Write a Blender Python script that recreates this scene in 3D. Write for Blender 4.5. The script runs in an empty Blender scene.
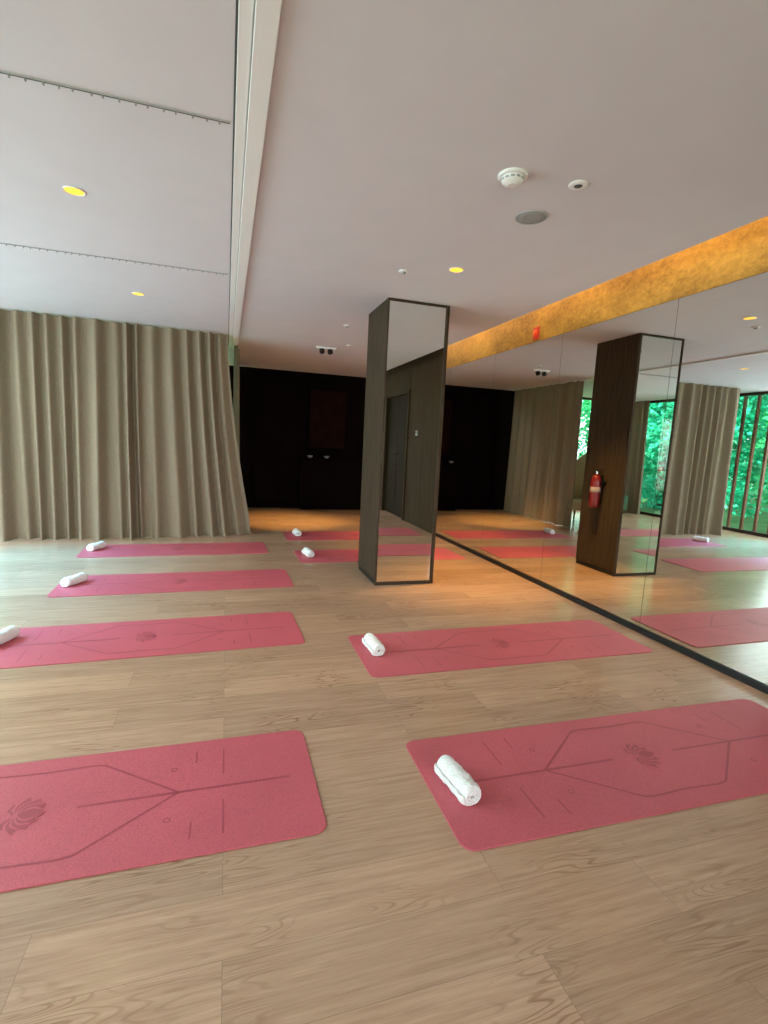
import bpy, bmesh, math, random
from mathutils import Vector, Matrix
random.seed(7)
C = bpy.context.scene.collection
H = 1.28            # metres per layout unit (camera height)
ZC = 1.958*H        # ceiling height
PI = math.pi
def R(d): return d*PI/180

# ------------------------------------------------------------------ materials
def newmat(name):
    m = bpy.data.materials.new(name); m.use_nodes = True
    nt = m.node_tree; b = nt.nodes['Principled BSDF']
    return m, nt, b
def N(nt, t, **kw):
    n = nt.nodes.new(t)
    for k, v in kw.items():
        if k.startswith('_'): setattr(n, k[1:], v)
        else: n.inputs[k.replace('__', ' ')].default_value = v
    return n
def simple(name, col, rough=.5, metal=0, bump=0, bscale=200, emit=None, estr=0, var=0, vscale=3, bdist=.002, **kw):
    m, nt, b = newmat(name)
    b.inputs['Base Color'].default_value = (*col, 1)
    b.inputs['Roughness'].default_value = rough
    b.inputs['Metallic'].default_value = metal
    if emit: b.inputs['Emission Color'].default_value = (*emit, 1); b.inputs['Emission Strength'].default_value = estr
    for k, v in kw.items(): b.inputs[k.replace('_', ' ')].default_value = v
    tc = N(nt, 'ShaderNodeTexCoord')
    if bump:
        n = N(nt, 'ShaderNodeTexNoise', Scale=bscale, Detail=3.0)
        nt.links.new(tc.outputs['Object'], n.inputs['Vector'])
        bp = N(nt, 'ShaderNodeBump', Strength=bump, Distance=bdist)
        nt.links.new(n.outputs['Fac'], bp.inputs['Height']); nt.links.new(bp.outputs['Normal'], b.inputs['Normal'])
    if var:
        n = N(nt, 'ShaderNodeTexNoise', Scale=vscale, Detail=4.0)
        nt.links.new(tc.outputs['Object'], n.inputs['Vector'])
        r = nt.nodes.new('ShaderNodeValToRGB')
        r.color_ramp.elements[0].position = .3; r.color_ramp.elements[1].position = .7
        r.color_ramp.elements[0].color = (*[c*(1-var) for c in col], 1)
        r.color_ramp.elements[1].color = (*[min(1, c*(1+var)) for c in col], 1)
        nt.links.new(n.outputs['Fac'], r.inputs['Fac']); nt.links.new(r.outputs['Color'], b.inputs['Base Color'])
    return m
def grain(name, c0, c1, scale=(1, 1, 1), rough=.5, ns=4.0, spec=.5):
    m, nt, b = newmat(name)
    tc = N(nt, 'ShaderNodeTexCoord'); mp = N(nt, 'ShaderNodeMapping'); mp.inputs['Scale'].default_value = scale
    n = N(nt, 'ShaderNodeTexNoise', Scale=ns, Detail=6.0, Roughness=.6, Distortion=.4)
    r = nt.nodes.new('ShaderNodeValToRGB')
    r.color_ramp.elements[0].position = .32; r.color_ramp.elements[1].position = .68
    r.color_ramp.elements[0].color = (*c0, 1); r.color_ramp.elements[1].color = (*c1, 1)
    nt.links.new(tc.outputs['Object'], mp.inputs['Vector']); nt.links.new(mp.outputs['Vector'], n.inputs['Vector'])
    nt.links.new(n.outputs['Fac'], r.inputs['Fac']); nt.links.new(r.outputs['Color'], b.inputs['Base Color'])
    bp = N(nt, 'ShaderNodeBump', Strength=.15, Distance=.002)
    nt.links.new(n.outputs['Fac'], bp.inputs['Height']); nt.links.new(bp.outputs['Normal'], b.inputs['Normal'])
    b.inputs['Roughness'].default_value = rough
    b.inputs['Specular IOR Level'].default_value = spec
    return m

def floor_material():
    m, nt, b = newmat('oak_planks'); L = nt.links.new
    tc = N(nt, 'ShaderNodeTexCoord')
    br = N(nt, 'ShaderNodeTexBrick', Scale=1.0); br.offset = .37; br.offset_frequency = 2
    br.inputs['Color1'].default_value = (0, 0, 0, 1); br.inputs['Color2'].default_value = (1, 1, 1, 1)
    br.inputs['Mortar'].default_value = (.5, .5, .5, 1)
    br.inputs['Mortar Size'].default_value = .0008; br.inputs['Mortar Smooth'].default_value = .1
    br.inputs['Brick Width'].default_value = 1.25; br.inputs['Row Height'].default_value = .19
    L(tc.outputs['Object'], br.inputs['Vector'])
    mul = N(nt, 'ShaderNodeVectorMath', _operation='MULTIPLY'); mul.inputs[1].default_value = (37., 11., 5.)
    L(br.outputs['Color'], mul.inputs[0])
    add = N(nt, 'ShaderNodeVectorMath', _operation='ADD'); L(tc.outputs['Object'], add.inputs[0]); L(mul.outputs[0], add.inputs[1])
    mp = N(nt, 'ShaderNodeMapping'); mp.inputs['Scale'].default_value = (2.2, 42., 1.); L(add.outputs[0], mp.inputs['Vector'])
    n1 = N(nt, 'ShaderNodeTexNoise', Scale=1.3, Detail=7.0, Roughness=.68, Distortion=.2); L(mp.outputs['Vector'], n1.inputs['Vector'])
    mp2 = N(nt, 'ShaderNodeMapping'); mp2.inputs['Scale'].default_value = (1.9, 14., 1.); L(add.outputs[0], mp2.inputs['Vector'])
    n2 = N(nt, 'ShaderNodeTexNoise', Scale=1.0, Detail=1.2, Distortion=.05); L(mp2.outputs['Vector'], n2.inputs['Vector'])
    m1 = N(nt, 'ShaderNodeMath', _operation='MULTIPLY'); m1.inputs[1].default_value = 110.; L(n2.outputs['Fac'], m1.inputs[0])
    sn = N(nt, 'ShaderNodeMath', _operation='SINE'); L(m1.outputs[0], sn.inputs[0])
    mr = N(nt, 'ShaderNodeMapRange'); mr.inputs['From Min'].default_value = .35; mr.inputs['From Max'].default_value = 1.; L(sn.outputs[0], mr.inputs['Value'])
    fine = N(nt, 'ShaderNodeTexNoise', Scale=3.0, Detail=6.0, Roughness=.7)
    mp3 = N(nt, 'ShaderNodeMapping'); mp3.inputs['Scale'].default_value = (3., 95., 1.); L(add.outputs[0], mp3.inputs['Vector']); L(mp3.outputs['Vector'], fine.inputs['Vector'])
    ramp = nt.nodes.new('ShaderNodeValToRGB'); e = ramp.color_ramp.elements
    e[0].position = .28; e[0].color = (.395, .232, .148, 1); e[1].position = .72; e[1].color = (.575, .375, .255, 1)
    L(n1.outputs['Fac'], ramp.inputs['Fac'])
    mixr = N(nt, 'ShaderNodeMixRGB', _blend_type='MULTIPLY'); mixr.inputs['Color2'].default_value = (.68, .60, .55, 1)
    gm = N(nt, 'ShaderNodeTexNoise', Scale=2.4, Detail=2.); L(add.outputs[0], gm.inputs['Vector'])
    gr = N(nt, 'ShaderNodeMapRange'); gr.inputs['From Min'].default_value = .51; gr.inputs['From Max'].default_value = .69; L(gm.outputs['Fac'], gr.inputs['Value'])
    mm = N(nt, 'ShaderNodeMath', _operation='MULTIPLY'); L(mr.outputs[0], mm.inputs[0]); L(gr.outputs[0], mm.inputs[1])
    L(ramp.outputs['Color'], mixr.inputs['Color1']); L(mm.outputs[0], mixr.inputs['Fac'])
    fr = N(nt, 'ShaderNodeMapRange'); fr.inputs['From Min'].default_value = .3; fr.inputs['From Max'].default_value = .7
    fr.inputs['To Min'].default_value = .87; fr.inputs['To Max'].default_value = 1.08; L(fine.outputs['Fac'], fr.inputs['Value'])
    mf = N(nt, 'ShaderNodeMixRGB', _blend_type='MULTIPLY'); mf.inputs['Fac'].default_value = 1; L(mixr.outputs[0], mf.inputs['Color1']); L(fr.outputs[0], mf.inputs['Color2'])
    pr = N(nt, 'ShaderNodeMapRange'); pr.inputs['To Min'].default_value = .87; pr.inputs['To Max'].default_value = 1.07; L(br.outputs['Color'], pr.inputs['Value'])
    mp_ = N(nt, 'ShaderNodeMixRGB', _blend_type='MULTIPLY'); mp_.inputs['Fac'].default_value = 1; L(mf.outputs[0], mp_.inputs['Color1']); L(pr.outputs[0], mp_.inputs['Color2'])
    seam = N(nt, 'ShaderNodeMixRGB', _blend_type='MIX'); seam.inputs['Color2'].default_value = (.20, .125, .08, 1)
    sf = N(nt, 'ShaderNodeMath', _operation='MULTIPLY'); sf.inputs[1].default_value = .6; L(br.outputs['Fac'], sf.inputs[0])
    L(sf.outputs[0], seam.inputs['Fac']); L(mp_.outputs[0], seam.inputs['Color1'])
    L(seam.outputs[0], b.inputs['Base Color'])
    b.inputs['Roughness'].default_value = .23
    b.inputs['Specular IOR Level'].default_value = .65
    bp = N(nt, 'ShaderNodeBump', Strength=.07, Distance=.002); L(fine.outputs['Fac'], bp.inputs['Height']); L(bp.outputs['Normal'], b.inputs['Normal'])
    return m

def curtain_material():
    m, nt, b = newmat('linen'); L = nt.links.new
    tc = N(nt, 'ShaderNodeTexCoord')
    w = N(nt, 'ShaderNodeTexNoise', Scale=90., Detail=3.); mp = N(nt, 'ShaderNodeMapping'); mp.inputs['Scale'].default_value = (1, 1, .25)
    L(tc.outputs['Object'], mp.inputs['Vector']); L(mp.outputs['Vector'], w.inputs['Vector'])
    r = nt.nodes.new('ShaderNodeValToRGB'); r.color_ramp.elements[0].color = (.215, .158, .108, 1); r.color_ramp.elements[1].color = (.325, .248, .178, 1)
    L(w.outputs['Fac'], r.inputs['Fac']); L(r.outputs['Color'], b.inputs['Base Color'])
    b.inputs['Roughness'].default_value = .9
    b.inputs['Specular IOR Level'].default_value = .2
    bp = N(nt, 'ShaderNodeBump', Strength=.2, Distance=.002); L(w.outputs['Fac'], bp.inputs['Height']); L(bp.outputs['Normal'], b.inputs['Normal'])
    tr = N(nt, 'ShaderNodeBsdfTranslucent'); L(r.outputs['Color'], tr.inputs['Color'])
    mx = N(nt, 'ShaderNodeMixShader'); mx.inputs['Fac'].default_value = .16
    L(b.outputs[0], mx.inputs[1]); L(tr.outputs[0], mx.inputs[2]); L(mx.outputs[0], nt.nodes['Material Output'].inputs['Surface'])
    return m
def glass_material():
    m, nt, b = newmat('window_glass'); L = nt.links.new
    t = N(nt, 'ShaderNodeBsdfTransparent'); g = N(nt, 'ShaderNodeBsdfGlossy', Roughness=.02)
    mx = N(nt, 'ShaderNodeMixShader'); mx.inputs['Fac'].default_value = .04
    L(t.outputs[0], mx.inputs[1]); L(g.outputs[0], mx.inputs[2]); L(mx.outputs[0], nt.nodes['Material Output'].inputs['Surface'])
    return m
def gold_material():
    m, nt, b = newmat('gold_leaf_band'); L = nt.links.new
    tc = N(nt, 'ShaderNodeTexCoord'); mp = N(nt, 'ShaderNodeMapping'); mp.inputs['Scale'].default_value = (1, .9, 1.4); L(tc.outputs['Object'], mp.inputs['Vector'])
    n = N(nt, 'ShaderNodeTexNoise', Scale=26., Detail=12., Roughness=.75, Distortion=.3); L(mp.outputs['Vector'], n.inputs['Vector'])
    n2 = N(nt, 'ShaderNodeTexNoise', Scale=2.2, Detail=3.); L(mp.outputs['Vector'], n2.inputs['Vector'])
    av = N(nt, 'ShaderNodeMath', _operation='ADD'); L(n.outputs['Fac'], av.inputs[0]); L(n2.outputs['Fac'], av.inputs[1])
    hf = N(nt, 'ShaderNodeMath', _operation='MULTIPLY'); hf.inputs[1].default_value = .5; L(av.outputs[0], hf.inputs[0])
    r = nt.nodes.new('ShaderNodeValToRGB'); e = r.color_ramp.elements
    e[0].position = .38; e[0].color = (.15, .072, .011, 1); e[1].position = .64; e[1].color = (.56, .32, .060, 1)
    L(hf.outputs[0], r.inputs['Fac']); L(r.outputs['Color'], b.inputs['Base Color'])
    b.inputs['Roughness'].default_value = .4; b.inputs['Metallic'].default_value = .3
    bp = N(nt, 'ShaderNodeBump', Strength=.12, Distance=.003); L(n.outputs['Fac'], bp.inputs['Height']); L(bp.outputs['Normal'], b.inputs['Normal'])
    return m
def leaf_material(name, c0, c1):
    m, nt, b = newmat(name); L = nt.links.new
    tc = N(nt, 'ShaderNodeTexCoord'); n = N(nt, 'ShaderNodeTexNoise', Scale=2.5, Detail=4.); L(tc.outputs['Object'], n.inputs['Vector'])
    r = nt.nodes.new('ShaderNodeValToRGB'); r.color_ramp.elements[0].position = .35; r.color_ramp.elements[1].position = .65
    r.color_ramp.elements[0].color = (*c0, 1); r.color_ramp.elements[1].color = (*c1, 1)
    L(n.outputs['Fac'], r.inputs['Fac']); L(r.outputs['Color'], b.inputs['Base Color'])
    tr = N(nt, 'ShaderNodeBsdfTranslucent'); L(r.outputs['Color'], tr.inputs['Color'])
    mx = N(nt, 'ShaderNodeMixShader'); mx.inputs['Fac'].default_value = .4
    L(b.outputs[0], mx.inputs[1]); L(tr.outputs[0], mx.inputs[2]); L(mx.outputs[0], nt.nodes['Material Output'].inputs['Surface'])
    return m
def mat_material(name, c):
    m, nt, b = newmat(name); L = nt.links.new
    tc = N(nt, 'ShaderNodeTexCoord')
    ch = N(nt, 'ShaderNodeTexVoronoi', Scale=210.); L(tc.outputs['Object'], ch.inputs['Vector'])
    n = N(nt, 'ShaderNodeTexNoise', Scale=3., Detail=4.); L(tc.outputs['Object'], n.inputs['Vector'])
    r = nt.nodes.new('ShaderNodeValToRGB'); r.color_ramp.elements[0].color = (*[x*.86 for x in c], 1); r.color_ramp.elements[1].color = (*[x*1.12 for x in c], 1)
    L(n.outputs['Fac'], r.inputs['Fac'])
    cr = N(nt, 'ShaderNodeMapRange'); cr.inputs['From Max'].default_value = .8; cr.inputs['To Min'].default_value = 1.10; cr.inputs['To Max'].default_value = .82; L(ch.outputs['Distance'], cr.inputs['Value'])
    mu = N(nt, 'ShaderNodeMixRGB', _blend_type='MULTIPLY'); mu.inputs['Fac'].default_value = 1; L(r.outputs['Color'], mu.inputs['Color1']); L(cr.outputs[0], mu.inputs['Color2'])
    L(mu.outputs[0], b.inputs['Base Color'])
    b.inputs['Roughness'].default_value = .52
    bp = N(nt, 'ShaderNodeBump', Strength=.3, Distance=.001); L(ch.outputs['Distance'], bp.inputs['Height']); L(bp.outputs['Normal'], b.inputs['Normal'])
    return m

M = dict(
 floor=floor_material(), curtain=curtain_material(), glass=glass_material(), gold=gold_material(),
 plaster=simple('ceiling_plaster', (.645, .615, .655), .9, bump=.15, bscale=120, var=.02, vscale=4),
 trim=simple('white_trim', (.80, .79, .79), .5, var=.02),
 greytrim=simple('grey_trim', (.42, .41, .41), .5, var=.03),
 slot=simple('dark_slot', (.05, .05, .05), .6, var=.1),
 wood=grain('dark_wood', (.026, .017, .011), (.086, .058, .037), (22, 22, .6), .65, 5, .08),
 wood2=grain('panel_wood', (.034, .020, .010), (.062, .040, .021), (9, 9, .4), .8, 4, .03),
 wood3=grain('door_wood', (.012, .007, .004), (.028, .018, .010), (14, 14, .5), .8, 4, .03),
 black=simple('black_wall', (.0045, .0022, .0018), .8, var=.25, vscale=2, Specular_IOR_Level=.03),
 maroon=simple('dark_red_panel', (.012, .0040, .0030), .7, var=.4, vscale=6, Specular_IOR_Level=.03),
 blackm=simple('black_metal', (.012, .012, .012), .45, var=.1, Specular_IOR_Level=.25),
 framem=simple('brown_window_frame', (.045, .024, .016), .5, var=.1, Specular_IOR_Level=.25),
 mirror=simple('mirror_silver', (.80, .82, .79), 0.0, metal=1),
 pink=mat_material('mat_pink', (.57, .104, .138)),
 mark=simple('mat_mark', (.36, .056, .078), .5, var=.06, vscale=10),
 towel=simple('towel_white', (.86, .85, .84), .98, bump=1., bscale=110, bdist=.008, Sheen_Weight=.4, Specular_IOR_Level=.1),
 white=simple('white_plastic', (.82, .81, .79), .4, var=.02),
 greypl=simple('grey_plastic', (.30, .30, .30), .6, bump=.5, bscale=400, var=.05),
 lamp=simple('warm_lens', (.9, .5, .1), .4, emit=(1., .50, .02), estr=1.5, var=.01),
 red=simple('red_enamel', (.17, .005, .006), .3, var=.05),
 redglow=simple('red_lens', (.60, .05, .01), .3, emit=(1, .10, .02), estr=.25, var=.02),
 chrome=simple('chrome', (.6, .6, .6), .2, metal=1, var=.02),
 cream=simple('cream_upholstery', (.82, .66, .45), .85, bump=.4, bscale=150, var=.05),
 olive=simple('green_upholstery', (.07, .14, .07), .8, bump=.4, bscale=150, var=.08),
 slat=grain('brown_slat', (.11, .045, .024), (.20, .09, .05), (6, 6, .5), .6, 4, .2),
 grass=simple('grass_ground', (.05, .16, .05), .95, bump=1, bscale=40, var=.3, vscale=2),
 leafa=leaf_material('leaf_bright', (.02, .45, .15), (.14, .86, .45)),
 leafb=leaf_material('leaf_teal', (.01, .34, .18), (.05, .74, .50)),
 bark=simple('bark', (.10, .07, .05), .9, bump=1, bscale=30, var=.2),
)

# ------------------------------------------------------------------ helpers
def link(name, bm, mats, parent=None, smooth=False, normals=True):
    me = bpy.data.meshes.new(name)
    if normals: bmesh.ops.recalc_face_normals(bm, faces=bm.faces[:])
    bm.to_mesh(me); bm.free()
    for m in (mats if isinstance(mats, (list, tuple)) else [mats]): me.materials.append(m)
    if smooth:
        for p in me.polygons: p.use_smooth = True
    o = bpy.data.objects.new(name, me); C.objects.link(o)
    if parent: o.parent = parent
    return o
def sharp(o, ang=35):
    me = o.data
    bm = bmesh.new(); bm.from_mesh(me)
    for e in bm.edges:
        if len(e.link_faces) == 2 and e.calc_face_angle(0) > R(ang): e.smooth = False
    for f in bm.faces: f.smooth = True
    bm.to_mesh(me); bm.free()
    return o
def box(bm, x0, x1, y0, y1, z0, z1, bev=0, mi=0):
    vs = [bm.verts.new(p) for p in ((x0,y0,z0),(x1,y0,z0),(x1,y1,z0),(x0,y1,z0),(x0,y0,z1),(x1,y0,z1),(x1,y1,z1),(x0,y1,z1))]
    fs = [bm.faces.new([vs[i] for i in q]) for q in ((0,3,2,1),(4,5,6,7),(0,1,5,4),(1,2,6,5),(2,3,7,6),(3,0,4,7))]
    for f in fs: f.material_index = mi
    if bev:
        es = list({e for f in fs for e in f.edges})
        bmesh.ops.bevel(bm, geom=es, offset=bev, segments=3, profile=.5, affect='EDGES')
def lathe(bm, prof, M4=Matrix(), seg=32):
    rings = []
    for r, z in prof:
        if r < 1e-6: rings.append([bm.verts.new(M4 @ Vector((0, 0, z)))])
        else: rings.append([bm.verts.new(M4 @ Vector((r*math.cos(2*PI*k/seg), r*math.sin(2*PI*k/seg), z))) for k in range(seg)])
    for a, b in zip(rings, rings[1:]):
        for k in range(seg):
            k2 = (k+1) % seg
            if len(a) == 1 and len(b) == 1: continue
            if len(a) == 1: bm.faces.new((a[0], b[k], b[k2]))
            elif len(b) == 1: bm.faces.new((a[k], a[k2], b[0]))
            else: bm.faces.new((a[k], a[k2], b[k2], b[k]))
def tube(bm, pts, r, seg=10):
    pts = [Vector(p) for p in pts]; prev = None
    for i, p in enumerate(pts):
        d = (pts[min(i+1, len(pts)-1)] - pts[max(i-1, 0)]).normalized()
        a = d.cross(Vector((0, 0, 1)))
        if a.length < .1: a = d.cross(Vector((0, 1, 0)))
        a.normalize(); b = d.cross(a)
        ring = [bm.verts.new(p + r*(a*math.cos(2*PI*k/seg) + b*math.sin(2*PI*k/seg))) for k in range(seg)]
        if prev:
            for k in range(seg): bm.faces.new((prev[k], prev[(k+1) % seg], ring[(k+1) % seg], ring[k]))
        else: bm.faces.new(ring)
        prev = ring
    bm.faces.new(prev)
def B(): return bmesh.new()
def tag(o, label, cat, group=None, kind=None):
    o['label'] = label; o['category'] = cat
    if group: o['group'] = group
    if kind: o['kind'] = kind
    return o
def thing(name, label, cat, loc=(0, 0, 0), rz=0, group=None):
    o = bpy.data.objects.new(name, None); C.objects.link(o)
    o.empty_display_size = .1; o.location = loc; o.rotation_euler = (0, 0, rz)
    return tag(o, label, cat, group)
def struct(o, label=None, cat=None):
    o['kind'] = 'structure'
    if label: o['label'] = label
    if cat: o['category'] = cat
    return o
def dup(root, loc, rz, label, group=None):
    r = root.copy(); C.objects.link(r); r.location = loc; r.rotation_euler = (0, 0, rz); r['label'] = label
    if group: r['group'] = group
    for ch in list(root.children):
        c = ch.copy(); C.objects.link(c); c.parent = r
        for g in list(ch.children):
            d = g.copy(); C.objects.link(d); d.parent = c
    return r

XL, XR = -2.45*H, 2.272*H
Y0, Y1 = -3.0*H, 7.45*H
XCV = 2.020*H
XB = -.06*H         # left end of the back wall

# ------------------------------------------------------------------ setting
bm = B(); box(bm, XL-.1, XR+.2, Y0-.1, Y1+.1, -.12, 0)
struct(link('floor', bm, M['floor']), 'light oak plank floor of the studio', 'floor')
bm = B(); box(bm, XL-.1, XCV, Y0-.1, Y1+.1, ZC, ZC+.42)
struct(link('ceiling', bm, M['plaster']), 'off-white plaster ceiling with recessed fittings', 'ceiling')
bm = B(); box(bm, XCV, XR+.2, Y0-.1, Y1+.1, ZC+.36, ZC+.42)
struct(link('trim_1', bm, M['plaster']), 'white top of the lighting cove above the mirrors', 'cove')
bm = B()
box(bm, .020*H, .052*H, Y0, 5.9*H, ZC-.010, ZC+.01, .002)
box(bm, .056*H, .110*H, Y0, 5.9*H, ZC-.020, ZC+.01, .002)
box(bm, .052*H, .056*H, Y0, 5.9*H, ZC-.004, ZC+.01, 0, 2)
box(bm, .014*H, .020*H, Y0, 5.9*H, ZC-.003, ZC+.01, 0, 1)
struct(link('trim_2', bm, [M['trim'], M['slot'], M['greytrim']]), 'white grooved partition track running along the ceiling', 'ceiling track')
YM = 1.46*H
bm = B(); box(bm, XR+.012, XR+.2, YM, Y1+.1, 0, ZC+.36)
struct(link('wall_right', bm, M['slot']), 'dark wall behind the mirror panels', 'wall')
bm = B(); box(bm, XR-.002, XR+.011, YM, Y1, 1.835*H, ZC+.355)
struct(link('trim_3', bm, M['gold']), 'mottled antique gold band above the mirrors', 'gold band')
bm = B(); box(bm, XR-.014, XR+.011, YM, Y1, 0, .032*H, .002)
struct(link('baseboard_right', bm, M['blackm']), 'black skirting strip under the mirrors', 'skirting')
bm = B()
DY0, DY1, DZ = -.62*H, .40*H, 1.72*H
def panels(bm, ya, yb, za, zb):
    n = max(1, round((yb-ya)/.6)); w = (yb-ya)/n
    for k in range(n): box(bm, XR, XR+.10, ya+k*w+.003, ya+(k+1)*w-.003, za, zb, .002)
panels(bm, DY1, YM-.004, 0, ZC); panels(bm, Y0, DY0, 0, ZC); panels(bm, DY0, DY1, DZ, ZC)
box(bm, XR+.10, XR+.2, Y0, YM, 0, ZC+.36)
box(bm, XR, XR+.2, Y0, YM-.004, ZC, ZC+.36)
struct(link('wall_right.001', bm, M['wood2']), 'dark brown wood panelled wall', 'wall')
bm = B()
for a, b_ in ((DY0, DY0+.06), (DY1-.06, DY1)): box(bm, XR-.02, XR+.098, a, b_, 0, DZ-.002, .003)
box(bm, XR-.02, XR+.098, DY0+.06, DY1-.06, DZ-.062, DZ-.002, .003)
dr = struct(link('door_1', bm, M['wood2']), 'dark wooden double door in the panelled wall', 'door')
for a, b_, hy in ((DY0+.063, (DY0+DY1)/2-.002, (DY0+DY1)/2-.07), ((DY0+DY1)/2+.002, DY1-.063, (DY0+DY1)/2+.07)):
    bm = B(); box(bm, XR+.04, XR+.085, a, b_, .006, DZ-.065, .003); lf = link('door_leaf', bm, M['wood3'], dr)
    bm = B(); tube(bm, [(XR+.045, hy, .92), (XR-.005, hy, .92), (XR-.005, hy, 1.12), (XR+.045, hy, 1.12)], .008); link('handle', bm, M['blackm'], lf)
bm = B(); box(bm, XB, XR+.2, Y1, Y1+.15, 0, ZC)
box(bm, .24*H, .36*H, Y1-.03, Y1, 0, ZC, .003)
for k in range(5): box(bm, (.38+k*.375)*H, (.745+k*.375)*H, Y1-.015, Y1, .12, ZC-.05, .003)
struct(link('wall_back', bm, M['black']), 'near black panelled back wall', 'wall')
def window(name, axis, c, a0, a1, n, label):
    f = B()
    def bb(b_, u0, u1, z0, z1, d=.035, bev=.003):
        if axis == 'y': box(b_, c-d, c+d, u0, u1, z0, z1, bev)
        else: box(b_, u0, u1, c-d, c+d, z0, z1, bev)
    bb(f, a0, a1, 0, .06); bb(f, a0, a1, ZC-.05, ZC-.001)
    w = (a1-a0)/n
    for k in range(n+1):
        u = a0+k*w; u = min(max(u, a0+.02), a1-.02)
        bb(f, u-.016, u+.016, .06, ZC-.05, .025)
    o = struct(link(name, f, M['framem']), label, 'window')
    for k in range(n):
        p = B(); bb(p, a0+k*w+.022, a0+(k+1)*w-.022, .061, ZC-.051, .004, 0)
        link('pane', p, M['glass'], o)
    return o
window('window_1', 'y', XL, Y0, Y1, 6, 'floor to ceiling glazing along the left side facing the garden')
window('window_2', 'x', Y1+.03, XL+.04, XB-.005, 2, 'glazed back wall behind the drawn curtains')
window('added_window_3', 'x', Y0, XL+.04, XR, 5, 'unseen glazed wall added behind the viewpoint to let in light')  # unseen opening, added so light enters from behind

# ------------------------------------------------------------------ mirror panels
seams = [1.46, 2.22, 3.19, 4.14, 5.09, 6.04, 6.99, 7.44]
names = ['frameless wall mirror nearest the camera, at the right edge of the photo',
         'frameless wall mirror showing the reflected column, second from the camera',
         'frameless wall mirror third from the camera, beside the real column',
         'frameless wall mirror fourth from the camera, showing the side curtain',
         'frameless wall mirror fifth from the camera, just right of the column top',
         'frameless wall mirror sixth from the camera, behind the column',
         'narrow frameless wall mirror against the dark back wall']
for a, b_, lb in zip(seams, seams[1:], names):
    bm = B(); box(bm, 0, .010, .0015, (b_-a)*H-.0015, 0, (1.833-.034)*H)
    o = link('wall_mirror', bm, M['mirror']); o.location = (XR, a*H, .034*H)
    tag(o, lb, 'mirror', 'wall mirrors')

# ------------------------------------------------------------------ column
cx0, cx1, cy0, cy1 = 1.015*H, 1.460*H, 3.35*H, 3.83*H
cw, cd = (cx1-cx0)/2, (cy1-cy0)/2
col = thing('column', 'square dark wood column with a tall framed mirror on its front', 'column', ((cx0+cx1)/2, (cy0+cy1)/2, 0))
bm = B(); box(bm, -cw, cw, -cd+.012, cd, .05, ZC-.001, .003)
link('body', bm, M['wood'], col)
bm = B(); box(bm, -cw+.006, cw-.006, -cd+.016, cd-.006, 0, .05); link('plinth', bm, M['blackm'], col)
bm = B()
fw = .022
box(bm, -cw, -cw+fw*.7, -cd-.010, -cd+.0118, 0, ZC-.001, .002); box(bm, cw-fw*1.4, cw, -cd-.010, -cd+.0118, 0, ZC-.001, .002)
box(bm, -cw+fw*.7, cw-fw*1.4, -cd-.010, -cd+.0118, 0, .030, .002); box(bm, -cw+fw*.7, cw-fw*1.4, -cd-.010, -cd+.0118, ZC-.020, ZC-.001, .002)
link('mirror_frame', bm, M['wood'], col)
bm = B(); box(bm, -cw+fw*.7+.0005, cw-fw*1.4-.0005, -cd, -cd+.0112, .0305, ZC-.0205); link('mirror', bm, M['mirror'], col)

ext = thing('fire_extinguisher', 'red fire extinguisher hung on the column side facing the mirrors', 'fire extinguisher', (cx1+.0690, 3.60*H, .70))
bm = B(); lathe(bm, [(0, .0), (.045, .0), (.055, .012), (.057, .03), (.057, .29), (.050, .33), (.034, .352), (.020, .36), (.020, .37), (0, .37)]); sharp(link('cylinder', bm, M['red'], ext))
bm = B(); lathe(bm, [(.0574, .17), (.0580, .171), (.0580, .225), (.0574, .226)]); link('instruction_label', bm, simple('label_print', (.42, .34, .30), .5, var=.6, vscale=60), ext, True)
bm = B(); lathe(bm, [(0, .368), (.016, .368), (.016, .40), (.010, .405), (0, .405)], seg=16); sharp(link('valve', bm, M['chrome'], ext))
bm = B(); box(bm, -.012, .012, -.10, .02, .415, .423, .003); box(bm, -.012, .012, -.09, .02, .392, .400, .003); box(bm, -.01, .01, 0, .02, .392, .42, .002); link('lever', bm, M['blackm'], ext)
bm = B(); tube(bm, [(0, .01, .39), (.01, .045, .39), (.02, .070, .36), (.02, .078, .27), (.02, .075, .13), (.015, .072, .07)], .009); link('hose', bm, M['blackm'], ext, True)
bm = B(); box(bm, -.0695, -.0585, -.03, .03, .05, .36, .003); box(bm, -.066, -.0, -.061, -.0585, .26, .28, .0005); box(bm, -.066, 0, .0585, .061, .26, .28, .0005); link('wall_bracket', bm, M['blackm'], ext)

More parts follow.
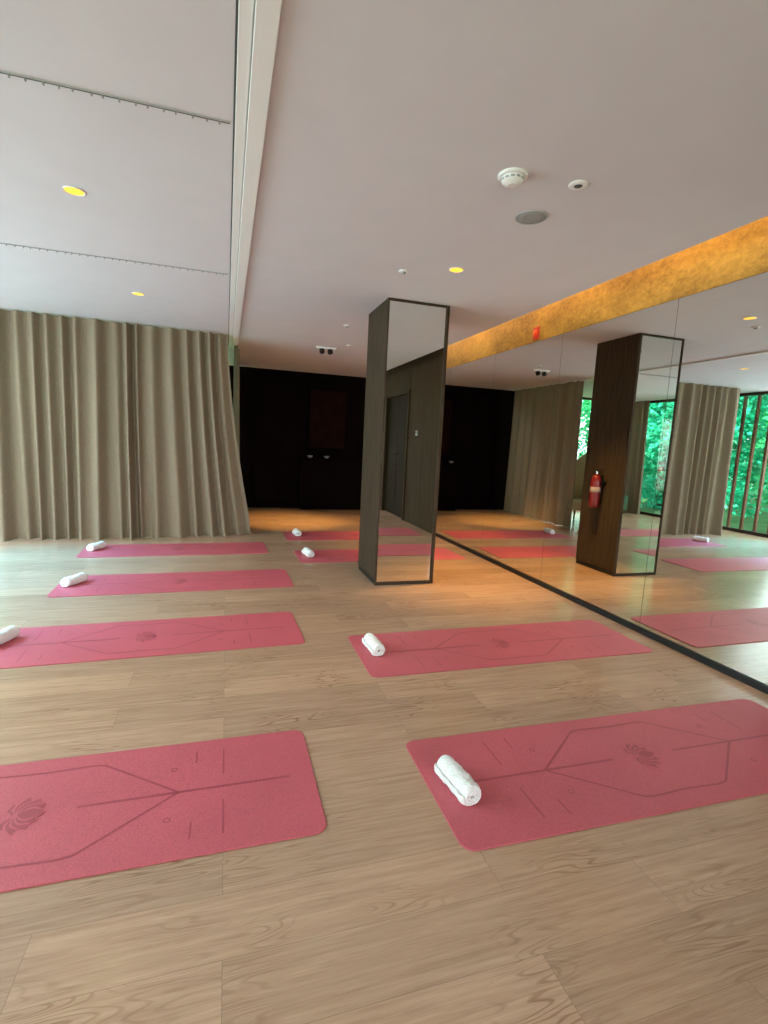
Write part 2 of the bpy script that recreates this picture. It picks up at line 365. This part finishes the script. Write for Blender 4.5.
# ------------------------------------------------------------------ yoga mats
ML, MW, MT = 1.50*H, .482*H, .005
def rrect(l, w, r, n=8):
    p = []
    for cx, cy, a0 in ((l/2-r, w/2-r, 0), (-l/2+r, w/2-r, 90), (-l/2+r, -w/2+r, 180), (l/2-r, -w/2+r, 270)):
        for k in range(n+1):
            a = R(a0+90*k/n); p.append((cx+r*math.cos(a), cy+r*math.sin(a)))
    return p
def strip(bm, pts, w, z, closed=False):
    pts = [Vector((p[0], p[1], 0)) for p in pts]
    n = len(pts); rows = []
    for i, p in enumerate(pts):
        a = pts[(i-1) % n] if (closed or i > 0) else p
        b_ = pts[(i+1) % n] if (closed or i < n-1) else p
        d1 = (p-a).normalized() if (p-a).length > 1e-9 else (b_-p).normalized()
        d2 = (b_-p).normalized() if (b_-p).length > 1e-9 else d1
        t = (d1+d2).normalized(); nn = Vector((-t.y, t.x, 0)); s = w/2/max(.4, abs(nn.dot(Vector((-d1.y, d1.x, 0)))))
        rows.append((bm.verts.new(p+nn*s+Vector((0, 0, z))), bm.verts.new(p-nn*s+Vector((0, 0, z)))))
    for i in range(n if closed else n-1):
        a, b_ = rows[i], rows[(i+1) % n]
        f = bm.faces.new((a[0], a[1], b_[1], b_[0])); f.material_index = 1
def make_mat():
    bm = B()
    o1, o2, o3 = rrect(ML, MW, .045), rrect(ML, MW, .045), rrect(ML-.003, MW-.003, .0435)
    rings = [[bm.verts.new((x, y, z)) for x, y in pl] for pl, z in ((o3, 0), (o1, .0012), (o2, MT-.0012), (o3, MT))]
    for a, b_ in zip(rings, rings[1:]):
        for k in range(len(a)): bm.faces.new((a[k], a[(k+1) % len(a)], b_[(k+1) % len(a)], b_[k]))
    bm.faces.new(rings[-1]); bm.faces.new(rings[0][::-1])
    bmesh.ops.recalc_face_normals(bm, faces=bm.faces[:])
    z = MT+.0004; hl = ML/2; lw = .009
    for s in (-1, 1):
        strip(bm, [(s*(hl-.07*H), 0), (s*(hl-.63*H), 0)], .012, z)
        for b_ in (-1, 1):
            strip(bm, [(s*(hl-.26*H), b_*.055*H), (s*(hl-.26*H), b_*.185*H)], lw*.7, z)
            strip(bm, [(s*(hl-.34*H), b_*.125*H), (s*(hl-.34*H), b_*.185*H)], lw*.7, z)
            cx, cy = s*(hl-.40*H), b_*.105*H
            strip(bm, [(cx+.010*math.cos(R(a)), cy+.010*math.sin(R(a))) for a in range(0, 360, 24)], .005, z, True)
    d = hl-.38*H; e_ = hl-.60*H; w_ = .178*H; zz = z+.0002
    for b_ in (-1, 1):
        pts = [(-d, 0)]
        pts += [(-e_-.02, b_*(w_-.02)), (-e_, b_*(w_-.006)), (-e_+.04, b_*w_), (0, b_*(w_-.008)), (e_-.04, b_*w_), (e_, b_*(w_-.006)), (e_+.02, b_*(w_-.02)), (d, 0)]
        strip(bm, pts, lw, zz)
    def petal(a, rr, wd, zz_, mi, off=0):
        ca, sa = math.cos(a), math.sin(a); pl = []
        for t in range(13): u = t/12; pl.append((off+u*rr, wd*rr*math.sin(PI*min(1, u**.85))))
        for t in range(11, 0, -1): u = t/12; pl.append((off+u*rr, -wd*rr*math.sin(PI*min(1, u**.85))))
        f = bm.faces.new([bm.verts.new((x*ca-y*sa-.028, x*sa+y*ca, zz_)) for x, y in pl]); f.material_index = mi
    k2 = 0
    for n, rr, sp, wd in ((2, .086, 156, .22), (2, .084, 108, .25), (2, .080, 58, .28), (1, .082, 0, .30)):
        for k in range(n):
            a = R(0 if n == 1 else -sp/2+sp*k); k2 += 1
            petal(a, rr*1.06, wd*1.22, z+.00025*k2, 0, .003)
            petal(a, rr, wd, z+.00025*k2+.0001, 1, .006)
    for s in (-1, 1): strip(bm, [(-.035, s*.010), (-.055, s*.03), (-.048, s*.058)], .010, z)
    return link('yoga_mat', bm, [M['pink'], M['mark']], normals=False)
matp = make_mat()
mats = [(1.350, 1.240, -.8, 1.03, 'pink yoga mat nearest the camera on the right, in front of the mirrors'),
        (-.490, 1.400, 0.0, 1.00, 'pink yoga mat at the lower left, without a towel in view'),
        (1.370, 2.207, -.2, 1.02, 'pink yoga mat on the right, second from the camera, in front of the column'),
        (-.365, 2.610, 1.8, .99, 'pink yoga mat at the left edge with its towel cut off by the photo'),
        (-.285, 3.606, 1.5, .98, 'pink yoga mat in the left row, third from the camera'),
        (-.385, 4.655, 1.8, .99, 'pink yoga mat in the left row, closest to the long curtain'),
        (1.340, 4.300, .5, 1.0, 'pink yoga mat directly behind the column'),
        (1.340, 5.240, .5, 1.0, 'farthest pink yoga mat, near the dark back wall')]
for i, (x, y, a, sc, lb) in enumerate(mats):
    o = matp if i == 0 else matp.copy()
    if i: C.objects.link(o)
    o.location = (x*H, y*H, .0005); o.rotation_euler = (0, 0, R(a)); o.scale = (sc, 1, 1)
    tag(o, lb, 'yoga mat', 'pink yoga mats in two rows')

# ------------------------------------------------------------------ rolled towels
def make_towel():
    rnd = random.Random(4)
    bm = B(); r0, Rr, turns, Lh = .007, .041, 2.9, .103
    p = (Rr-r0)/turns; n = int(turns*34); ny = 30; th = p*.90
    jit = [[rnd.uniform(-1, 1) for _ in range(n+1)] for _ in range(ny+1)]
    rows = []
    for j in range(ny+1):
        v = -1+2*j/ny; yy = v*Lh; av = abs(v)
        endf = 1-.18*max(0, (av-.78)/.22)**2
        sc = (1+.035*math.sin(j*.7)+.02*math.sin(j*1.7+1))*endf
        ro, ri = [], []
        for i in range(n+1):
            t = i/n*turns*2*PI; a = -t+R(135)
            r = r0+p*t/2/PI
            wob = 1+.035*math.sin(3*t+j*.2)+.022*jit[j][i]
            jy = yy+(1 if v > 0 else -1)*(.004*(1-i/n)+.0025*math.sin(t*1.3+v))*(av > .95)
            for lst, rr in ((ro, (r+th/2)*sc*wob), (ri, (r-th/2)*sc*wob)):
                x_, z_ = rr*math.cos(a), rr*math.sin(a)
                if z_ < -.78*Rr: z_ = -.78*Rr+(z_+.78*Rr)*.3
                lst.append(bm.verts.new((x_*1.06, jy, z_)))
        rows.append((ro, ri))
    for j in range(ny):
        (a, b_), (c, d) = rows[j], rows[j+1]
        for i in range(n):
            bm.faces.new((a[i], a[i+1], c[i+1], c[i])); bm.faces.new((b_[i+1], b_[i], d[i], d[i+1]))
        bm.faces.new((a[0], c[0], d[0], b_[0])); bm.faces.new((a[n], b_[n], d[n], c[n]))
    for j in (0, ny):
        a, b_ = rows[j]
        for i in range(n): bm.faces.new((a[i], a[i+1], b_[i+1], b_[i]))
    zm = min(v.co.z for v in bm.verts)
    for v in bm.verts: v.co.z -= zm
    return link('rolled_towel', bm, M['towel'], smooth=True)
tw = make_towel()
towels = [(.658, 1.235, 7, 'white rolled towel on the nearest right mat'),
          (.692, 2.250, 3, 'white rolled towel on the mat in front of the column'),
          (-.985, 2.640, -20, 'white rolled towel cut off by the left edge of the photo'),
          (-.930, 3.620, -28, 'white rolled towel on the third mat of the left row'),
          (-1.03, 4.680, -25, 'white rolled towel on the mat closest to the long curtain'),
          (.690, 4.310, 10, 'white rolled towel on the mat directly behind the column'),
          (.720, 5.280, 5, 'white rolled towel on the farthest mat near the back wall')]
for i, (x, y, a, lb) in enumerate(towels):
    o = tw if i == 0 else tw.copy()
    if i: C.objects.link(o)
    o.location = (x*H, y*H, .0062); o.rotation_euler = (0, 0, R(a)); tag(o, lb, 'towel', 'white rolled towels')

# ------------------------------------------------------------------ curtains
def curtain(label, top, bot, folds, amp, seed, zt=ZC-.012, loc=(0, 0)):
    """top and bot: paths with the same number of points, matched point by point"""
    rnd = random.Random(seed)
    F = [(rnd.uniform(.8, 1.8), rnd.uniform(1.2, 4.6), rnd.uniform(0, 6.28)) for _ in range(4)]
    G = [(rnd.uniform(.14, .28), rnd.uniform(3, 10), rnd.uniform(0, 6.28)) for _ in range(4)]
    def pl(path, s):
        q = s*(len(path)-1); k = min(int(q), len(path)-2); u = q-k; a, b_ = path[k], path[k+1]
        t = Vector((b_[0]-a[0], b_[1]-a[1])).normalized()
        return Vector((a[0]+(b_[0]-a[0])*u, a[1]+(b_[1]-a[1])*u)), t
    nu, nv = folds*28, 34; bm = B(); g = []
    for j in range(nv+1):
        v = j/nv; row = []
        z = zt+(.006-zt)*v
        for i in range(nu+1):
            s = i/nu
            p0, t0 = pl(top, s); p1, t1 = pl(bot, s)
            p = p0.lerp(p1, v**1.5); t = t0.lerp(t1, v).normalized(); nn = Vector((-t.y, t.x))
            ph = 2*PI*folds*s + sum(a*math.sin(2*PI*f*s+q) for a, f, q in F)*(.9+.2*v) + .35*math.sin(2.6*v+s*13)*v
            A = 1+sum(a*math.sin(2*PI*f*s+q+v*.9) for a, f, q in G)
            prof = math.sin(ph) + .26*math.sin(2*ph+1.0+2*s)*(.15+.5*v) + .6*math.sin(ph*.37+seed)*(.3+.7*v)
            off = amp*(.75+.30*v)*A*prof
            zz = z
            if j >= nv-2:
                k = j-nv+2; off *= (1.04, 1.10, 1.18)[k]; zz = (.055, .020, .0015)[k]
            row.append(bm.verts.new((p.x+nn.x*off-loc[0], p.y+nn.y*off-loc[1], zz)))
        g.append(row)
    for j in range(nv):
        for i in range(nu): bm.faces.new((g[j][i], g[j][i+1], g[j+1][i+1], g[j+1][i]))
    o = link('curtain', bm, M['curtain'], smooth=True, normals=False); o.location = (loc[0], loc[1], 0)
    return tag(o, label, 'curtain', 'olive beige linen curtains')
def hp(l): return [(a*H, b_*H) for a, b_ in l]
tp = [(-1.91+1.92*k/12, 5.13+.07*(k/12)) for k in range(13)]
bt = [(x+.26*(k/12)**5, y+.02+.11*(k/12)**4) for k, (x, y) in enumerate(tp)]
curtain('long olive beige curtain drawn across the room behind the left mats', hp(tp), hp(bt), 16, .047, 3, loc=(-.9*H, 5.15*H))
curtain('olive beige side curtain running back to the dark wall, seen in the mirrors', hp([(.10, 5.68), (.12, 6.5), (.12, 7.30)]), hp([(.14, 5.60), (.13, 6.5), (.12, 7.34)]), 9, .042, 11, loc=(.12*H, 6.5*H))
curtain('olive beige curtain bunched on the left window wall behind the camera', hp([(-2.33, -.95), (-2.33, -.35)]), hp([(-2.32, -.98), (-2.32, -.30)]), 6, .038, 5, loc=(-2.33*H, -.65*H))
def rail(name, label, a, b_, n, group):
    a, b_ = Vector((a[0]*H, a[1]*H, 0)), Vector((b_[0]*H, b_[1]*H, 0)); c = (a+b_)/2; d = b_-a; L = d.length
    t = thing(name, label, 'curtain rail', (c.x, c.y, ZC), math.atan2(d.y, d.x), group)
    bm = B(); box(bm, -L/2, L/2, -.006, .006, -.005, -.0005, .001); box(bm, -L/2, L/2, -.0022, .0022, -.0058, -.0049, 0, 1); link('rail', bm, [M['greytrim'], M['slot']], t)
    bm = B()
    for k in range(n):
        x = -L/2+.04+(L-.08)*k/(n-1)+random.uniform(-.008, .008); box(bm, x-.003, x+.003, -.003, .003, -.016, -.0060, .001)
    gl = link('gliders', bm, M['greypl'], t); gl['kind'] = 'stuff'
    return t
rail('curtain_rail', 'thin empty ceiling rail nearest the camera on the left ceiling', (-2.38, 1.80), (.005, 1.785), 60, 'ceiling curtain rails')
rail('curtain_rail', 'thin empty ceiling rail crossing between the two lit left downlights', (-2.38, 3.36), (.005, 3.33), 60, 'ceiling curtain rails')

# ------------------------------------------------------------------ ceiling fittings
FLIP = Matrix.Rotation(PI, 4, 'X')
def downlight(x, y, label):
    t = thing('downlight', label, 'downlight', (x*H, y*H, ZC), 0, 'warm recessed downlights')
    bm = B(); lathe(bm, [(.047, -.004), (.047, .004), (.051, .005), (.053, .004), (.053, .0004), (.052, .0002)], FLIP); link('trim_ring', bm, M['trim'], t, True)
    bm = B(); lathe(bm, [(0, .0035), (.030, .0035), (.0465, .002), (.0465, .0006)], FLIP); link('lens', bm, M['lamp'], t, True)
    return t
downlight(-.597, 2.505, 'glowing amber downlight on the left ceiling, nearest the camera')
downlight(-.595, 4.08, 'glowing amber downlight on the left ceiling, nearer the curtain')
downlight(1.19, 2.674, 'glowing amber downlight on the right ceiling in front of the column')
sd = thing('smoke_detector', 'white domed smoke detector, largest fitting on the right ceiling', 'smoke detector', (.957*H, 1.717*H, ZC))
bm = B(); lathe(bm, [(0, .0), (.066, .0), (.066, .007), (.060, .012), (0, .012)], FLIP); sharp(link('base', bm, M['white'], sd))
bm = B(); lathe(bm, [(0, .0115), (.048, .0115), (.048, .015), (.051, .018), (.049, .028), (.038, .037), (.020, .041), (.020, .043), (0, .043)], FLIP); sharp(link('dome', bm, M['white'], sd))
bm = B()
for k in range(12):
    m4 = Matrix.Rotation(2*PI*k/12, 4, 'Z'); b2 = B(); box(b2, .0470, .0508, -.009, .009, -.0270, -.0195)
    for v in b2.verts: v.co = m4 @ v.co
    me = bpy.data.meshes.new('t'); b2.to_mesh(me); b2.free(); bm.from_mesh(me); bpy.data.meshes.remove(me)
link('vents', bm, M['greypl'], sd)
em = thing('emergency_light', 'small white round fitting with a dark centre beside the smoke detector', 'emergency light', (1.204*H, 1.683*H, ZC))
bm = B(); lathe(bm, [(0, .0), (.044, .0), (.044, .004), (.038, .007), (.020, .008), (.020, .004), (0, .004)], FLIP); sharp(link('bezel', bm, M['white'], em))
bm = B(); lathe(bm, [(0, .0042), (.0195, .0042), (.017, .008), (.009, .011), (0, .0115)], FLIP); link('lens', bm, M['slot'], em, True)
sp = thing('ceiling_speaker', 'round grey ceiling speaker in line with the downlight', 'speaker', (1.199*H, 1.971*H, ZC))
bm = B(); lathe(bm, [(.078, .0003), (.086, .0003), (.086, .004), (.082, .006), (.078, .005), (.078, .0003)], FLIP); link('rim', bm, M['greytrim'], sp, True)
bm = B(); lathe(bm, [(0, .0046), (.04, .0044), (.0775, .0035), (.0775, .0006)], FLIP); link('grille', bm, M['greypl'], sp, True)
def puck(x, y, r, label, nm='ceiling_sensor', cat='sensor'):
    t = thing(nm, label, cat, (x*H, y*H, ZC))
    bm = B(); lathe(bm, [(0, .0003), (r, .0003), (r, .006), (r*.8, .010), (0, .010)], FLIP); sharp(link('base', bm, M['white'], t))
    bm = B(); lathe(bm, [(0, .0101), (r*.45, .0101), (r*.38, .020), (0, .024)], FLIP); link('lens', bm, M['greypl'], t, True)
puck(.937, 2.82, .036, 'small white ceiling sensor just in front of the column top')
puck(.951, 4.28, .036, 'small ceiling sensor behind and left of the column top')
puck(1.17, 5.12, .038, 'tiny ceiling sensor right of the black spotlight fixture')
tr = thing('ceiling_spotlight', 'black double ceiling spotlight in front of the dark back wall', 'spotlight', (.982*H, 5.36*H, ZC))
bm = B(); box(bm, -.13, .13, -.03, .03, -.022, -.0005, .004); link('mounting_bar', bm, M['white'], tr)
for s in (-1, 1):
    bm = B(); m4 = Matrix.Translation((s*.055, 0, -.048)) @ Matrix.Rotation(R(-28), 4, 'X')
    lathe(bm, [(0, .022), (.026, .022), (.034, .015), (.036, -.024), (.031, -.024), (.028, -.014), (0, -.014)], m4); hd = sharp(link('lamp_head', bm, M['blackm'], tr))
    bm = B(); tube(bm, [(s*.055, 0, -.02), (s*.055, 0, -.042)], .008); link('stem', bm, M['blackm'], hd)
al = thing('alarm_beacon', 'small red alarm beacon on the gold band above the mirrors', 'alarm beacon', (XR-.001, 3.52*H, 1.890*H))
bm = B(); box(bm, -.016, 0, -.048, .048, -.050, .070, .007); link('base', bm, simple('beacon_red', (.55, .03, .012), .35, var=.05), al)
Rm = Matrix.Translation((0, 0, .010)) @ Matrix.Rotation(-PI/2, 4, 'Y')
bm = B(); lathe(bm, [(0, .0163), (.034, .0163), (.031, .022), (.018, .027), (0, .028)], Rm); link('dome', bm, M['redglow'], al, True)
th_ = thing('thermostat', 'small grey thermostat on the wood panelled wall, seen in the column mirror', 'thermostat', (XR, .72*H, 1.12*H))
bm = B(); box(bm, -.016, .0, -.04, .04, 0, .08, .004); link('housing', bm, M['greypl'], th_)
bm = B(); box(bm, -.0175, -.0162, -.028, .028, .035, .068, .0003); link('screen', bm, M['slot'], th_)

# ------------------------------------------------------------------ dark shelving counter at the back
bar = thing('bar_counter', 'dark counter against the black back wall', 'counter', (1.62*H, 7.36*H, 0))
bm = B(); box(bm, -.62*H, .62*H, -.10*H, .07*H, .93, .960, .004); link('worktop', bm, M['black'], bar)
bm = B(); box(bm, -.60*H, .60*H, -.08*H, .07*H, .08, .929, .003); link('cabinet', bm, M['black'], bar)
bm = B(); box(bm, -.58*H, .58*H, -.06*H, .07*H, 0, .079); link('plinth', bm, M['black'], bar)
art = thing('wall_panel', 'dim dark red panel on the black wall above the counter', 'wall panel', (1.42*H, 7.435*H, 1.15))
bm = B(); box(bm, -.27*H, .27*H, -.03, -.012, 0, 1.05, .003); link('panel', bm, M['maroon'], art)
bm = B()
for a in (-.28*H, .26*H): box(bm, a, a+.02*H, -.04, -.005, -.02, 1.07, .003)
for z in (-.02, 1.05): box(bm, -.26*H, .26*H, -.04, -.005, z, z+.02, .003)
link('frame', bm, M['black'], art)
for x, lb in ((1.16, 'small pale bowl on the dark counter, left one of two'), (1.40, 'small pale bowl on the dark counter, right one of two')):
    bm = B(); lathe(bm, [(0, .004), (.026, .0), (.030, .004), (.044, .022), (.050, .042), (.047, .042), (.040, .022), (.024, .009), (0, .008)])
    o = link('bowl', bm, M['greypl'], smooth=True); o.location = (x*H, 7.33*H, .9605); tag(o, lb, 'bowl', 'pale bowls on the dark counter')

# ------------------------------------------------------------------ cream armchair and green ottoman (seen in the mirrors)
ch = thing('armchair', 'cream high-backed armchair behind the curtains, seen in the mirrors', 'armchair', (-.50*H, 6.25*H, 0), R(60))
bm = B(); box(bm, -.26, .26, -.28, .24, .22, .42, .05); link('seat', bm, M['cream'], ch, True)
bm = B()
rings = []
for k in range(17):                                   # rounded barrel back
    a = R(-20+220*k/16); cz = .62+.70*max(0, math.sin(R(180*k/16)))**.8
    for rr in (.33, .25): rings.append((rr*math.cos(a), .02+rr*math.sin(a)*.9, cz))
vs = [[bm.verts.new((rings[2*k][0], rings[2*k][1], .2)), bm.verts.new((rings[2*k][0]*1.04, rings[2*k][1]*1.06, rings[2*k][2])), bm.verts.new((rings[2*k+1][0], rings[2*k+1][1], rings[2*k][2])), bm.verts.new((rings[2*k+1][0], rings[2*k+1][1], .2))] for k in range(17)]
for a, b_ in zip(vs, vs[1:]):
    for q in range(4): bm.faces.new((a[q], a[(q+1) % 4], b_[(q+1) % 4], b_[q]))
bm.faces.new(vs[0]); bm.faces.new(vs[-1][::-1])
bmesh.ops.bevel(bm, geom=bm.edges[:], offset=.012, segments=2, affect='EDGES')
link('backrest', bm, M['cream'], ch, True)
for s in (-1, 1):
    for yy in (-.20, .17):
        bm = B(); lathe(bm, [(0, 0), (.014, 0), (.024, .23), (0, .23)], Matrix.Translation((s*.19, yy, 0)), 14); link('leg', bm, M['slat'], ch, True)
ot = thing('ottoman', 'low dark green ottoman by the window wall, seen in the reflected column mirror', 'ottoman', (-1.98*H, -.60*H, 0))
bm = B(); box(bm, -.24, .24, -.24, .24, .06, .40, .04); link('cushion', bm, M['olive'], ot, True)
for sx in (-1, 1):
    for sy in (-1, 1):
        bm = B(); lathe(bm, [(0, 0), (.018, 0), (.022, .07), (0, .07)], Matrix.Translation((sx*.18, sy*.18, 0)), 14); link('foot', bm, M['slat'], ot)

# ------------------------------------------------------------------ outside
bm = B(); box(bm, -90, 40, -80, 90, -.30, -.125)
struct(link('ground', bm, M['grass']), 'grassy ground outside the glazing', 'ground')
sc = thing('slat_screen', 'row of upright brown timber slats outside the left glazing', 'slat screen', (XL-.22, 5.7*H, -.12))
for k in range(12):
    y = (-1.10+k*.20)*H
    bm = B(); box(bm, -.026, .026, y-.022, y+.022, .05, 2.9, .003); link('slat', bm, M['slat'], sc)
bm = B(); box(bm, -.045, .045, -1.2*H, 1.15*H, 0, .049, .003); link('bottom_rail', bm, M['slat'], sc)
def make_tree(seed, mat):
    rnd = random.Random(seed)
    t = thing('tree', '', 'tree')
    bm = B(); tube(bm, [(0, 0, 0), (.05, .02, 1.0), (-.03, .05, 2.2), (.04, 0, 3.4)], .09, 10); link('trunk', bm, M['bark'], t, True)
    bm = B()
    cl = [(Vector((rnd.uniform(-.85, .85), rnd.uniform(-.85, .85), rnd.uniform(.3, 4.6))), rnd.uniform(.4, .62)) for _ in range(48)]
    for c, r in cl:
        for k in range(190):
            d = Vector((rnd.gauss(0, 1), rnd.gauss(0, 1), rnd.gauss(0, 1))).normalized()*r*rnd.uniform(.5, 1)
            p = c+d
            if p.z < .06: p.z = .12
            u = Vector((rnd.gauss(0, 1), rnd.gauss(0, 1), rnd.gauss(0, .6))).normalized(); w = u.cross(Vector((rnd.gauss(0, 1), rnd.gauss(0, 1), rnd.gauss(0, 1)))).normalized()
            s = rnd.uniform(.05, .10)
            bm.faces.new([bm.verts.new(q) for q in (p-u*s, p+w*s*.55, p+u*s, p-w*s*.55)])
    link('foliage', bm, mat, t, normals=False)
    return t
tlab = 'leafy green garden tree outside the glazing'
ta, tb = make_tree(1, M['leafa']), make_tree(2, M['leafb'])
spots = [(-4.6, y) for y in (-4.6, -2.1, .4, 2.9, 5.4, 7.9, 10.4)] + [(-7.1, y) for y in (-5.9, -3.4, -.9, 1.6, 4.1, 6.6, 9.1, 11.6)] + [(-9.6, y) for y in (-7.2, -4.7, -2.2, .3, 2.8, 5.3, 7.8, 10.3, 12.8)] + [(-1.8, 10.2), (.7, 10.2), (-3.0, 12.8), (-.5, 12.8)]
for i, (x, y) in enumerate(spots):
    loc = (x*H, y*H, -.125); rz = random.choice((0, PI/2, PI, -PI/2))
    if i < 2:
        o = (ta, tb)[i]; o.location = loc; o.rotation_euler = (0, 0, rz)
        tag(o, tlab, 'tree', 'garden trees outside the glazing')
    else: dup((ta, tb)[i % 2], loc, rz, tlab, 'garden trees outside the glazing')

# ------------------------------------------------------------------ lights
w = bpy.data.worlds.new('World'); bpy.context.scene.world = w; w.use_nodes = True
bg = w.node_tree.nodes['Background']; bg.inputs['Color'].default_value = (.80, .92, 1.0, 1); bg.inputs['Strength'].default_value = 4.2
def lamp(name, kind, loc, energy, color, rot=(0, 0, 0), **kw):
    d = bpy.data.lights.new(name, kind); d.energy = energy; d.color = color
    for k, v in kw.items(): setattr(d, k, v)
    o = bpy.data.objects.new(name, d); C.objects.link(o); o.location = loc; o.rotation_euler = rot
    return o
lamp('sun', 'SUN', (0, 0, 12), 22, (1, .98, .85), (0, R(50), R(8)), angle=R(2))
def portal(loc, rot, sx, sy):
    o = lamp('window_portal', 'AREA', loc, 1, (1, 1, 1), rot, shape='RECTANGLE', size=sx, size_y=sy); o.data.cycles.is_portal = True
portal((XL-.06, (Y0+Y1)/2, ZC/2), (0, R(-90), 0), ZC, Y1-Y0)
portal(((XL+.24*H)/2, Y1+.09, ZC/2), (R(-90), 0, 0), .24*H-XL, ZC)
# fill panels added outside the glazing behind the viewpoint and at the left
lamp('fill_behind', 'AREA', ((XL+XR)/2, Y0-.45, ZC/2+.1), 160, (1, .885, .865), (R(70), 0, 0), shape='RECTANGLE', size=XR-XL-.1, size_y=ZC-.1)
lamp('daylight_fill_left', 'AREA', (XL-.50, 2.95*H, ZC/2+.1), 305, (.78, .91, 1.0), (0, R(-66), 0), shape='RECTANGLE', size=ZC-.1, size_y=4.4*H)  # added fill, boosts the daylight of the left glazing
lamp('daylight_fill_back', 'AREA', (-1.3*H, Y1+1.3, 3.5), 200, (.85, .95, 1.0), (R(-52), 0, 0), shape='RECTANGLE', size=2.4, size_y=1.0)  # added fill above the back glazing, brightens armchair and curtain
# cool spots added outside the left glazing to imitate skylight on the floor
for sy, dx, dy, e in ((4.35, -1.62, 4.25, 1700), (3.2, -1.65, 3.1, 1300)):
    src = Vector((XL-.75, sy*H, 2.30)); dst = Vector((dx*H, dy*H, 0))
    o = lamp('floor_tint_spot', 'SPOT', src, e, (.04, .55, 1.0), spot_size=R(46), spot_blend=1.0, shadow_soft_size=.25)
    o.rotation_euler = (dst-src).to_track_quat('-Z', 'Y').to_euler()
WARM = (1, .62, .25)
lamp('cove_strip', 'AREA', (XCV+.10, 4.3*H, ZC+.30), 23, (1, .66, .27), (0, 0, 0), shape='RECTANGLE', size=.06, size_y=5.6*H)
for y, e in ((3.45, 330), (4.7, 170), (5.9, 150)):
    lamp('cove_spot', 'SPOT', (XCV+.05, y*H, ZC+.05), e, (1, .54, .12), (0, R(9), 0), spot_size=R(56), spot_blend=1.0, shadow_soft_size=.03)
for x, y, e in ((-.597, 2.505, 14), (-.595, 4.08, 16), (1.19, 2.674, 36)):
    lamp('downlight_beam', 'SPOT', (x*H, y*H, ZC-.012), e, WARM, spot_size=R(95), spot_blend=.8, shadow_soft_size=.03)
lamp('spotlight_beam', 'SPOT', (.982*H, 5.40*H, ZC-.13), 480, (1, .60, .18), (R(25), 0, R(14)), spot_size=R(48), spot_blend=1.0, shadow_soft_size=.03)

# ------------------------------------------------------------------ camera
f = 506.2
d1 = Vector((-158, -76, f)).normalized(); d2 = Vector((1616, 12, f)).normalized(); dn = d1.cross(d2).normalized()
right = Vector((d2.x, d1.x, -dn.x)); down = Vector((d2.y, d1.y, -dn.y)); fwd = Vector((d2.z, d1.z, -dn.z))
m = Matrix((right, -down, -fwd)).transposed().to_4x4(); m.translation = (0, 0, H)
cam = bpy.data.cameras.new('camera'); co = bpy.data.objects.new('camera', cam); C.objects.link(co)
co.matrix_world = m
cam.sensor_fit = 'VERTICAL'; cam.sensor_height = 36; cam.lens = f*36/1024; cam.clip_start = .02
bpy.context.scene.camera = co
bpy.context.scene.view_settings.view_transform = 'Standard'
